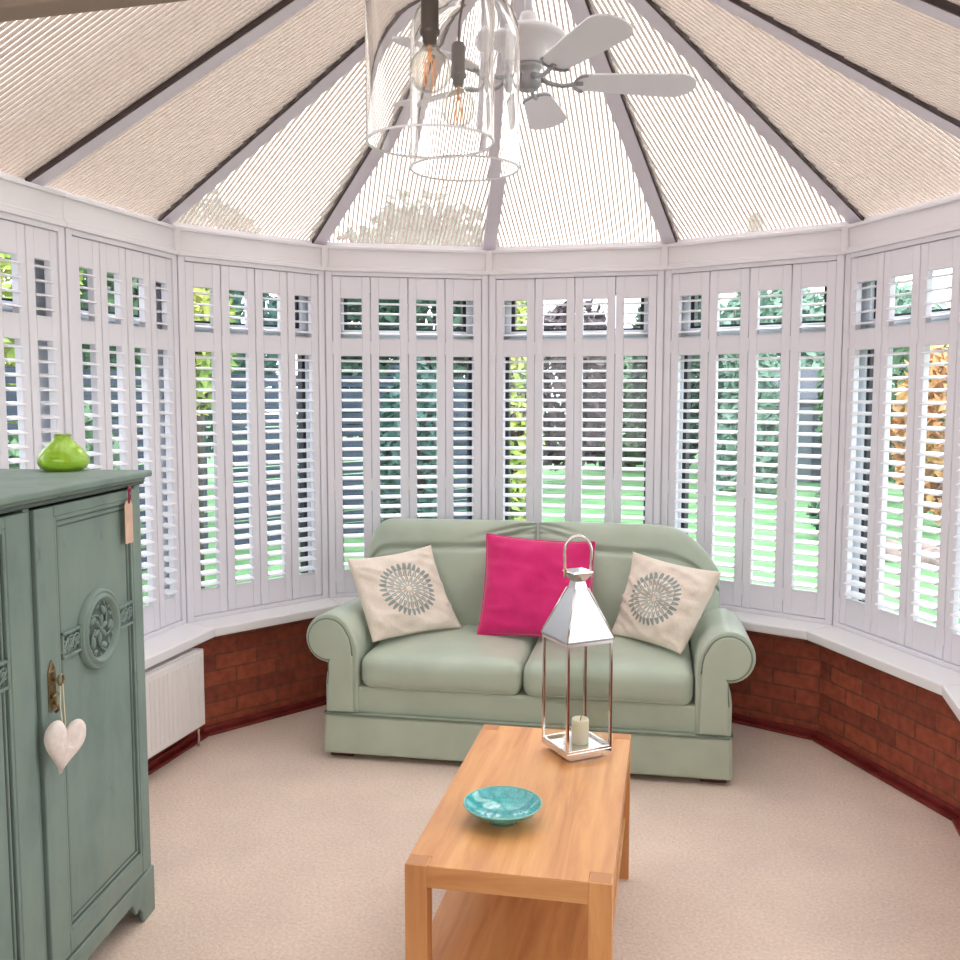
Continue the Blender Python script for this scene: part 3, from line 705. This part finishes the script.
def door(s0, s1, lock_right):
    # lock stile is towards the centre of the cupboard
    w = s1 - s0
    d = bpy.data.objects.new('door', None); COL.objects.link(d); d.parent = cab
    ls, hs = .082, .026
    a, b_ = (s0 + hs, s1 - ls) if lock_right else (s0 + ls, s1 - hs)
    bm = bmesh.new(); z0, z1 = .142, ZC - .018; pz0, pz1 = .195, 1.212
    cb(bm, s0, a, -.006, .014, z0, z1); cb(bm, b_, s1, -.006, .014, z0, z1); cb(bm, a, b_, -.006, .014, z0, pz0); cb(bm, a, b_, -.006, .014, pz1, z1)
    fr = fin(bm, 'door_frame', paint, d, bevel=.003)
    bm = bmesh.new(); cb(bm, a - .002, b_ + .002, .002, .010, pz0 - .002, pz1 + .002); fin(bm, 'door_panel', paint, d)
    bm = bmesh.new()
    for g, yy, q in ((0, -.005, .010), (.018, -.0015, .006)):
        A1, B1, Z0, Z1 = a + g, b_ - g, pz0 + g, pz1 - g
        cb(bm, A1, A1 + q, yy, .004, Z0, Z1); cb(bm, B1 - q, B1, yy, .004, Z0, Z1); cb(bm, A1 + q, B1 - q, yy, .004, Z0, Z0 + q); cb(bm, A1 + q, B1 - q, yy, .004, Z1 - q, Z1)
    fin(bm, 'panel_moulding', paint, d, bevel=.002)
    bm = bmesh.new()
    for g in (.0105, .0245):
        A1, B1, Z0, Z1 = a + g, b_ - g, pz0 + g, pz1 - g; q = .0035
        cb(bm, A1, A1 + q, .001, .004, Z0, Z1); cb(bm, B1 - q, B1, .001, .004, Z0, Z1); cb(bm, A1 + q, B1 - q, .001, .004, Z0, Z0 + q); cb(bm, A1 + q, B1 - q, .001, .004, Z1 - q, Z1)
    fin(bm, 'dark_groove', paintd, d)  # darker strips set into the panel grooves
    mc = (a + b_) / 2; mz = .899; bm = bmesh.new(); scroll_band(bm, a + .012, mc - .098, mz - .030, mz + .034); fin(bm, 'carved_band', paint, d); bm = bmesh.new(); scroll_band(bm, mc + .098, b_ - .012, mz - .030, mz + .034)
    fin(bm, 'carved_band', paint, d, smooth=False)
    # medallion
    Mx = Matrix.Translation((X(mc), 0, mz)) @ Matrix.Rotation(radians(90), 4, 'X')
    bm = bmesh.new(); lathe(bm, [(0, .004), (.072, .004), (.075, .008), (.079, .017), (.085, .019), (.088, .013), (.092, .011), (.096, .015), (.101, .012), (.104, 0), (.104, -.006), (0, -.006)], 48)
    bm.transform(Mx); med = fin(bm, 'medallion', paint, d, smooth=True)
    bm = bmesh.new()
    def blob(x, y, z, r_, sx_=1, sy_=1, an=0):
        mt = Mx @ Matrix.Translation((x, y, z)) @ Matrix.Rotation(an, 4, 'Z') @ Matrix.Diagonal((sx_, sy_, .6, 1)); bmesh.ops.create_uvsphere(bm, u_segments=10, v_segments=7, radius=r_, matrix=mt)
    for k in range(6):
        a_ = k * pi / 3 + .3; blob(.022 * cos(a_), .022 * sin(a_), .006, .010, 1.5, .7, a_)
    blob(0, 0, .008, .008)
    for k in range(5):
        a_ = k * 2 * pi / 5; blob(.048 * cos(a_), .048 * sin(a_), .006, .012, 1.3, .8, a_ + .9); blob(.060 * cos(a_ + .5), .060 * sin(a_ + .5), .005, .007, 1.4, .8, a_ - .6)
        pts = [Mx @ Vector(((.03 + q * .004) * cos(a_ + .5 + q * .09), (.03 + q * .004) * sin(a_ + .5 + q * .09), .008)) for q in range(9)]; tube(bm, pts, .003, 6)
    for k in range(16): blob(.067 * cos(k * pi / 8), .067 * sin(k * pi / 8), .005, .0042)
    fin(bm, 'carved_leaves', paint, med, smooth=True)
    bm = bmesh.new(); lathe(bm, [(0, .0045), (.071, .0045), (.071, .0055), (0, .0055)], 40); bm.transform(Mx); fin(bm, 'medallion_ground', paintd, med)
    return d
d1 = door(.040, .545, True)
d2 = door(.575, 1.080, False)
# lock plate with key on the right-hand door
bm = bmesh.new(); xk = X(.503); box(bm, xk - .016, xk + .016, -.010, -.005, .765, .858); prism(bm, [(xk - .016, .858), (xk + .016, .858), (xk, .885)], -.010, -.005, 'y')
lp = fin(bm, 'lock_plate', brass, d1, bevel=.002)
bm = bmesh.new(); tube(bm, [(xk, -.008, .838), (xk, -.026, .838)], .004, 8); tube(bm, [(xk + .012 * cos(a_ / 12 * 2 * pi), -.030, .838 + .012 * sin(a_ / 12 * 2 * pi)) for a_ in range(12)], .003, 6, closed=True)
tube(bm, [(xk - .012, -.014, .800), (xk + .012, -.014, .800)], .0045, 8); tube(bm, [(xk, -.008, .785), (xk, -.02, .78), (xk, -.022, .768), (xk, -.014, .76)], .004, 8)
fin(bm, 'key', brass, lp, smooth=True)
cabM = Matrix.Translation(root) @ Matrix.Rotation(radians(99.5), 4, 'Z')
def onfront(s_, y, z): return cabM @ Vector((X(s_), y, z))
# heart hanging from the key
hp_ = onfront(.532, -.046, .688); ht = thing('hanging_heart', 'stuffed pale linen heart hanging from the cupboard door key', 'ornament', hp_, radians(99.5 - 30))
bm = bmesh.new(); n1, n2 = 48, 9; ctr = {}
def heart(t):
    x = 16 * sin(t) ** 3; y = 13 * cos(t) - 5 * cos(2 * t) - 2 * cos(3 * t) - cos(4 * t); return x / 17 * .056, (y + 2.5) / 15 * .066
rings = {}
for sd in (1, -1):
    for j in range(n2 + 1):
        q = j / n2
        for k in range(n1):
            hx_, hz_ = heart(2 * pi * k / n1)
            if j == n2 and sd == -1: rings[sd, j, k] = rings[1, j, k]; continue
            t = sqrt(max(0, 1 - q ** 2.4)) * .019
            if j == 0:
                if k == 0: ctr[sd] = bm.verts.new((0, -sd * t, .004))
                rings[sd, j, k] = ctr[sd]
            else: rings[sd, j, k] = bm.verts.new((hx_ * q, -sd * t * (1 - .35 * math.exp(-((hx_ * q) / .012) ** 2) * (hz_ > 0)), hz_ * q + .004 * (1 - q)))
for sd in (1, -1):
    for j in range(n2):
        for k in range(n1):
            a_, b_, c_, d_ = rings[sd, j, k], rings[sd, j + 1, k], rings[sd, j + 1, (k + 1) % n1], rings[sd, j, (k + 1) % n1]
            bm.faces.new([a_, b_, c_] if j == 0 else [a_, b_, c_, d_])
hb = fin(bm, 'heart_body', heartm, ht, smooth=True); hb.rotation_euler = (0, radians(12), 0)
kk = Matrix.Translation(hp_) @ Matrix.Rotation(radians(99.5 - 30), 4, 'Z'); kt = kk.inverted() @ onfront(.503, -.031, .827)
bm = bmesh.new()
for o_ in (-.003, .003): tube(bm, [(.004 + o_, 0, .036), (kt.x * .6 + o_ * 1.5, kt.y * .6, .09), (kt.x + o_, kt.y, kt.z)], .0016, 6)
fin(bm, 'hanging_loop', mat('cream_ribbon', (.75, .65, .5), .9), ht, smooth=True)
# luggage tag
tp = onfront(.102, -.014, 1.155); tg = thing('luggage_tag', 'buff paper tag on a red string at the cupboard corner', 'tag', tp, radians(99.5))
bm = bmesh.new(); prism(bm, [(-.022, -.060), (.022, -.060), (.022, .044), (.011, .058), (-.011, .058), (-.022, .044)], -.001, .001, 'y'); fin(bm, 'paper_tag', tagm, tg)
bm = bmesh.new(); tube(bm, [(0, -.002, .048), (-.004, -.004, .066), (0, -.003, .085)], .0018, 6); tube(bm, [(.002, -.002, .048), (.006, -.004, .066), (0, -.003, .085)], .0018, 6)
tube(bm, [(.007 * cos(k * pi / 5), -.004, .086 + .009 * sin(k * pi / 5)) for k in range(10)], .0022, 6, closed=True); tube(bm, [(.0, -.004, .08), (-.006, -.005, .066), (-.007, -.004, .058)], .002, 6); fin(bm, 'string', redstr, tg, smooth=True)
bm = bmesh.new(); tube(bm, [(0, .007, .090), (0, -.008, .090)], .0025, 8); fin(bm, 'hook', brass, tg, smooth=True)
# vase
vz = ZC + .0282; vs = thing('vase', 'squat lime green glass vase on top of the cupboard', 'vase', (-1.075, -.87, vz))
pr = [(0, .0), (.045, 0), (.060, .006), (.0685, .022), (.067, .038), (.056, .056), (.038, .074), (.026, .086), (.0225, .094), (.0245, .1005), (.0225, .1015), (.0195, .094), (.023, .084), (.035, .071), (.053, .053), (.0625, .037), (.063, .023), (.055, .011), (.04, .007), (0, .007)]
bm = bmesh.new(); lathe(bm, pr, 48); fin(bm, 'vase_body', lime, vs, smooth=True)
bt = thing('bottle', 'dark green bottle edge at the far left of the cupboard top', 'bottle', (-1.108, -1.163, vz))
bm = bmesh.new(); lathe(bm, [(0, 0), (.030, 0), (.032, .004), (.032, .045), (.020, .062), (.013, .072), (.013, .085), (.015, .088), (0, .088)], 32); fin(bm, 'bottle_body', mat('dark_green_glass', (.02, .09, .07), .08), bt, smooth=True)

# ------------------------------------------------------------------ pendant lamps
def pendant(loc, label, top, holdm, lines):
    x, y, z = loc; r = thing('pendant_lamp', label, 'lamp', (x, y, z), 0, 'clear glass bell pendants')
    R_ = .090; H = .285; t = .0022
    out = [(R_, 0), (R_, .0006), (R_, .004)] + [(R_, H * k / 10) for k in range(1, 8)] + [(R_, H - .076)] + [(R_ - .07 * (1 - cos(radians(a))), H - .075 + .07 * sin(radians(a))) for a in range(12, 91, 13)] + [(.016, H + .002)]
    inn = [(max(a - t, .008), b - (t if a < R_ - .001 else 0)) for a, b in out][::-1]
    prof = out + inn; bm = bmesh.new(); lathe(bm, prof + [prof[0]], 64); bmesh.ops.remove_doubles(bm, verts=bm.verts, dist=1e-6); fin(bm, 'glass_shade', jar, r, smooth=True)
    bm = bmesh.new(); tube(bm, [((R_ - t / 2) * cos(2 * pi * k / 64), (R_ - t / 2) * sin(2 * pi * k / 64), -.0005) for k in range(64)], .0018, 8, closed=True); fin(bm, 'shade_rim', mat('polished_rim', (.93, .93, .97), .15), r, smooth=True)
    ox, oy = lines; hz = .132
    bm = bmesh.new(); lathe(bm, [(0, hz), (.0095, hz), (.0105, hz + .012), (.0135, hz + .013), (.0145, hz + .018), (.0125, hz + .022), (.0125, hz + .062), (.0105, hz + .067), (0, hz + .067)], 28, ox, oy)
    hd = fin(bm, 'lampholder', holdm, r, smooth=True)
    bm = bmesh.new(); cord = [(ox, oy, hz + .066), (ox + .002, oy, hz + .10), (0, 0, H - .02), (0, 0, H + .02), (0, 0, 2.5 - z - .02)]
    n = 40; pts = []
    for k in range(n):
        f = k / (n - 1) * (len(cord) - 1); i = min(int(f), len(cord) - 2); f -= i; pts.append(Vector(cord[i]).lerp(Vector(cord[i + 1]), f))
    tube(bm, pts, .0022, 8); fin(bm, 'flex', cordm, r, smooth=True)
    bm = bmesh.new(); lathe(bm, [(0, H - .004), (.018, H - .004), (.020, H + .006), (.012, H + .022), (.004, H + .028), (0, H + .028)], 24); fin(bm, 'shade_cap', holdm, r, smooth=True)
    bm = bmesh.new(); lathe(bm, [(0, 2.5 - z), (.045, 2.5 - z), (.045, 2.5 - z - .012), (.03, 2.5 - z - .022), (0, 2.5 - z - .024)], 28); fin(bm, 'ceiling_rose', holdm, r, smooth=True)
    # globe bulb and filament
    bc = .096; rb = .030; pr = [(0, bc - rb)] + [(rb * sin(radians(a)), bc - rb * cos(radians(a))) for a in range(15, 154, 12)] + [(.0095, hz + .002)]; pr = pr + [(max(0, a - .0012), b + (.0012 if b < bc else 0)) for a, b in pr][::-1]
    bm = bmesh.new(); lathe(bm, pr, 28, ox, oy); b_ = fin(bm, 'bulb', bulbm, r, smooth=True)
    bm = bmesh.new(); lathe(bm, [(0, bc + .012), (.0022, bc + .014), (.003, bc + .034), (0, bc + .036)], 10, ox, oy)
    for k in range(6):
        a = k * pi / 3; tube(bm, [(ox + .003 * cos(a), oy + .003 * sin(a), bc + .018), (ox + .0085 * cos(a), oy + .0085 * sin(a), bc + .014), (ox + .0075 * cos(a + .4), oy + .0075 * sin(a + .4), bc - .020)], .0008, 5)
    fin(bm, 'filament', filam, b_)
bulbg2 = glassmat('thin_bulb_glass', (.99, .97, .94))
bulbm = glassmat('globe_bulb_glass', (.99, .97, .94), .9, .02, 2.5)
filam = mat('amber_filament', (.75, .28, .07), .4); fb_ = filam.node_tree.nodes['Principled BSDF']; fb_.inputs['Emission Color'].default_value = (1, .50, .22, 1); fb_.inputs['Emission Strength'].default_value = .3
pendant((.312, -1.835, 1.852), 'clear glass bell pendant lamp, nearer and left one of the pair', 0, bronze, (0, 0))
pendant((.296, -1.600, 1.868), 'clear glass bell pendant lamp, farther and right one of the pair', 0, lampgrey, (-.008, 0))

# ------------------------------------------------------------------ ceiling fan
fx, fy = .082, -.10
fan = thing('ceiling_fan', 'white five blade ceiling fan hanging from the ridge', 'fan', (fx, fy, 2.487))
bm = bmesh.new(); tube(bm, [(0, 0, .16), (0, 0, .56)], .013, 14); fin(bm, 'down_rod', fanm, fan, smooth=True)
bm = bmesh.new(); lathe(bm, [(0, .20), (.022, .20), (.028, .185), (.026, .165), (.03, .155), (0, .155)], 28); fin(bm, 'rod_collar', fanm, fan, smooth=True)
bm = bmesh.new(); lathe(bm, [(0, .56), (.05, .56), (.05, .54), (.035, .50), (0, .49)], 28); fin(bm, 'ceiling_cup', fanm, fan, smooth=True)
bm = bmesh.new(); lathe(bm, [(0, .156), (.04, .154), (.10, .143), (.117, .130), (.118, .122), (.108, .114), (.074, .104), (.052, .080), (.044, .045), (0, .04)], 48); fin(bm, 'motor_housing', fanm, fan, smooth=True)
bm = bmesh.new(); lathe(bm, [(0, .044), (.042, .044), (.044, .03), (.038, .026), (.038, .0), (.042, -.004), (.042, -.02), (.030, -.034), (.012, -.038), (0, -.038)], 32); fin(bm, 'switch_housing', fang, fan, smooth=True)
for k in range(5):
    a = radians(93 + k * 72); mt = Matrix.Rotation(a, 4, 'Z') @ Matrix.Translation((0, 0, -.004)) @ Matrix.Rotation(radians(-13), 4, 'X')
    out = []
    L0, L1 = .150, .545
    for q in range(0, 181, 15): out.append((L0 + .03 - .03 * sin(radians(q)), .046 * cos(radians(q)) * -1))
    out += [(L0 + .2, .060), (L1 - .07, .068)]
    for q in range(75, -76, -15): out.append((L1 - .07 + .07 * cos(radians(q)), .068 * sin(radians(q))))
    out += [(L1 - .07, -.068), (L0 + .2, -.060)]
    bm = bmesh.new(); prism(bm, out, -.003, .003, 'z', mt); bl = fin(bm, 'blade', fanm, fan)
    bm = bmesh.new(); pts = [Matrix.Rotation(a, 4, 'Z') @ Vector(p) for p in ((.034, 0, .004), (.07, 0, -.012), (.11, 0, -.018), (.15, 0, -.012), (.175, 0, -.008))]; tube(bm, pts, [.009, .008, .007, .008, .008], 8)
    hoop = [mt @ Vector((L0 + .034 - .036 * sin(radians(q)), -.047 * cos(radians(q)), -.006)) for q in range(0, 181, 12)]; tube(bm, hoop, .0045, 7)
    fin(bm, 'blade_iron', fang, bl, smooth=True)

# ------------------------------------------------------------------ garden
lawnm = noisemat('lawn', (.065, .19, .06), (.14, .31, .12), 3, .9, .4, .05)
bm = bmesh.new(); box(bm, -30, 40, -14, 60, -.5, -.15); struct(fin(bm, 'lawn', lawnm), 'bright green lawn outside')
pavm = noisemat('paving', (.45, .44, .46), (.62, .61, .62), 5, .8)
Q = offs(.9); Q2 = offs(.14); bm = bmesh.new()
for i in range(10): prism(bm, [tuple(Q2[i]), tuple(Q2[i + 1]), tuple(Q[i + 1]), tuple(Q[i])], -.16, -.13)
struct(fin(bm, 'path', pavm), 'grey paved path round the conservatory')
def fence(p, q, h, lab, m):
    p, q = Vector(p), Vector(q); L = (q - p).length; an = atan2(q.y - p.y, q.x - p.x); n = max(1, round(L / 1.8))
    for k in range(n):
        a = p.lerp(q, k / n); w = L / n
        r = thing('fence_panel', lab, 'fence', (a.x, a.y, -.15), an, 'blue grey garden fence panels')
        bm = bmesh.new(); z = .04
        while z < h - .05: box(bm, .05, w - .055, -.012, .012, z, z + .125); z += .14
        fin(bm, 'boards', m, r); bm = bmesh.new(); box(bm, -.05, .05, -.05, .05, 0, h + .08); fin(bm, 'post', m, r)
fence((-4.6, -4.2), (-4.4, 5.5), 1.9, 'blue grey boarded fence panel along the left side of the garden', fencem)
fence((-4.33, 5.72), (-1.9, 9.4), 1.9, 'blue grey boarded fence panel seen behind the sofa windows', fencem)
def plant(kind, loc, rad, h, trunk_h, lm, nleaf, lab, cat, ls=.09, grp=None, seed=0, cone=False):
    rnd = random.Random(seed); r = thing(kind, lab, cat, loc, 0, grp); bm = bmesh.new()
    for k in range(nleaf):
        a = rnd.random() * 2 * pi; zz = rnd.random(); 
        if cone: rr = rad * (1 - zz) ** .8 * (.55 + .45 * sqrt(rnd.random())); z = trunk_h + h * zz
        else:
            ph = rnd.uniform(-1, 1); rr0 = (.6 + .4 * rnd.random() ** .5) * (1 + .22 * noise.noise(Vector((a * 1.3, ph * 3, seed)))); rr = rad * sqrt(1 - ph * ph) * rr0; z = trunk_h + h / 2 + h / 2 * ph * rr0
        c = Vector((rr * cos(a), rr * sin(a), z)); u = Vector((rnd.uniform(-1, 1), rnd.uniform(-1, 1), rnd.uniform(-1, 1))).normalized(); v = u.orthogonal().normalized(); s_ = ls * rnd.uniform(.6, 1.3)
        w = u.cross(v)
        bm.faces.new([bm.verts.new(c + u * s_), bm.verts.new(c + v * s_ * .5), bm.verts.new(c - u * s_), bm.verts.new(c - v * s_ * .5 + w * s_ * .2)])
    me = bpy.data.meshes.new('foliage'); bm.to_mesh(me); bm.free(); link('foliage', me, lm, r)
    bm = bmesh.new(); tube(bm, [(0, 0, 0), (.04, .02, trunk_h + h * .3), (0, 0, trunk_h + h * .7)], [max(.05, rad * .09), max(.04, rad * .06), .02], 8)
    for k in range(5):
        a = k * 1.26 + seed; tube(bm, [(.03, .01, trunk_h + h * .1 * k * .5), (rad * .6 * cos(a), rad * .6 * sin(a), trunk_h + h * (.35 + .08 * k))], [.03, .01], 6)
    fin(bm, 'trunk', barkm, r, smooth=True)
dg = leaf('dark_green', (.012, .045, .03), (.04, .11, .06)); mg = leaf('mid_green', (.04, .12, .055), (.14, .26, .12)); yg = leaf('yellow_green', (.20, .34, .06), (.60, .60, .16))
bgn = leaf('blue_green', (.02, .075, .07), (.07, .18, .15)); hz = leaf('hazy_green', (.09, .20, .14), (.24, .36, .27)); og = leaf('orange', (.50, .22, .08), (.70, .45, .20)); pl = leaf('plum', (.05, .028, .045), (.12, .075, .085))  # palest green has bright garden haze mixed into the leaf colour
PLN = [('shrub', (-2.15, 5.4), .36, 1.9, .1, bgn, 1900, 'blue green shrub just left of the tall yellow green shrub', 'shrub', .06),
 ('tree', (-7.0, 5.1), 1.1, 2.8, 1.2, yg, 2400, 'yellow green tree beyond the left fence, nearest the house', 'tree', .12),
 ('tree', (-6.4, 7.5), 1.1, 3.2, .9, mg, 2400, 'mid green tree beyond the left fence behind the lime vase', 'tree', .13),
 ('tree', (-8.2, 11.6), 1.6, 4.4, .6, bgn, 3200, 'blue green tree beyond the fence, left of the sofa', 'tree', .13),
 ('tree', (-3.9, 10.9), 1.5, 4.1, .4, dg, 5200, "broad dark green tree behind the sofa's left end window", 'tree', .13),
 ('shrub', (-3.3, 1.95), .4, 1.5, .1, mg, 1500, 'leafy green shrub in front of the left fence', 'shrub', .07),
 ('tree', (-3.6, 3.95), .34, 1.5, 1.45, yg, 1300, 'small yellow leaved tree seen through the angled left window', 'tree', .07),
 ('shrub', (-1.28, 5.6), .30, 2.7, .1, yg, 1700, 'tall yellow green shrub behind the centre of the sofa', 'shrub', .06),
 ('tree', (-2.15, 14.2), .95, 3.0, .3, pl, 2600, 'plum leaved tree behind the pink cushion window', 'tree', .12),
 ('tree', (-.35, 15.7), .85, 3.6, .3, dg, 3400, 'dark green tree at the far end of the lawn', 'tree', .13),
 ('conifer', (1.0, 13.4), .55, 4.4, .1, hz, 3400, 'hazy blue green conifer right of the dark lawn tree', 'tree', .12),
 ('tree', (4.9, 27), 2.2, 4.4, .4, hz, 3000, 'distant hazy green tree right of the garden shed', 'tree', .2),
 ('tree', (1.7, 22.8), 1.9, 3.6, .8, hz, 3000, 'distant hazy green tree standing behind the garden shed', 'tree', .2),
 ('tree', (2.97, 12.9), 1.0, 2.5, .3, mg, 2400, 'green tree seen through the right edge window', 'tree', .1),
 ('shrub', (3.3, 9.6), .65, 2.2, .1, og, 2400, 'copper leaved shrub at the right edge of the garden', 'shrub', .09),
 ('shrub', (1.95, 8.3), .35, .6, 0, mg, 1200, 'low green bush beside the rocks on the right', 'shrub', .06)]
for k, (kd, lc, rad, h, th_, lm, nl, lab, ct, ls) in enumerate(PLN): plant(kd, (lc[0], lc[1], -.15), rad, h, th_, lm, nl, lab, ct, ls, None, k + 1, kd == 'conifer')
for k in range(9):
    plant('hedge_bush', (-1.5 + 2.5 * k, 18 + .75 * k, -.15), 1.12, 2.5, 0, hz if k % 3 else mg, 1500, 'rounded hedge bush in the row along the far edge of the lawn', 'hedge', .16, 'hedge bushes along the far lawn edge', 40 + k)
sh = thing('shed', 'dark grey garden shed with a pitched roof across the lawn', 'shed', (1.95, 16.3, -.15), radians(-12))
bm = bmesh.new(); box(bm, -.85, .85, -.7, .7, 0, 1.55); fin(bm, 'shed_walls', mat('dark_shed_boards', (.09, .10, .13), .8), sh)
bm = bmesh.new(); prism(bm, [(-.8, 1.551), (.8, 1.551), (.1, 2.15), (-.1, 2.15)], -.95, .95, 'x'); fin(bm, 'shed_roof', mat('slate', (.07, .08, .11), .6), sh)
bm = bmesh.new(); box(bm, -.35, .35, -.73, -.7, 0, 1.4); fin(bm, 'shed_door', mat('shed_door_paint', (.16, .18, .22), .6), sh)
rnd = random.Random(3)
for k, (x, y, s_) in enumerate([(2.25, 7.1, .22), (2.62, 6.75, .2), (2.95, 7.15, .24), (2.6, 7.5, .15), (3.2, 6.6, .2)]):
    bm = bmesh.new(); bmesh.ops.create_icosphere(bm, subdivisions=3, radius=s_)
    for v in bm.verts: v.co *= 1 + .25 * noise.noise(v.co * 6 + Vector((k * 3, 0, 0))); v.co.z = max(v.co.z * .75, -.05)
    tag(fin(bm, 'garden_rock', noisemat('rock', (.16, .11, .10), (.38, .28, .25), 7, .9), loc=(x, y, -.12), smooth=True), 'brown rock in the small rockery beside the lawn', 'rock', 'rockery stones')
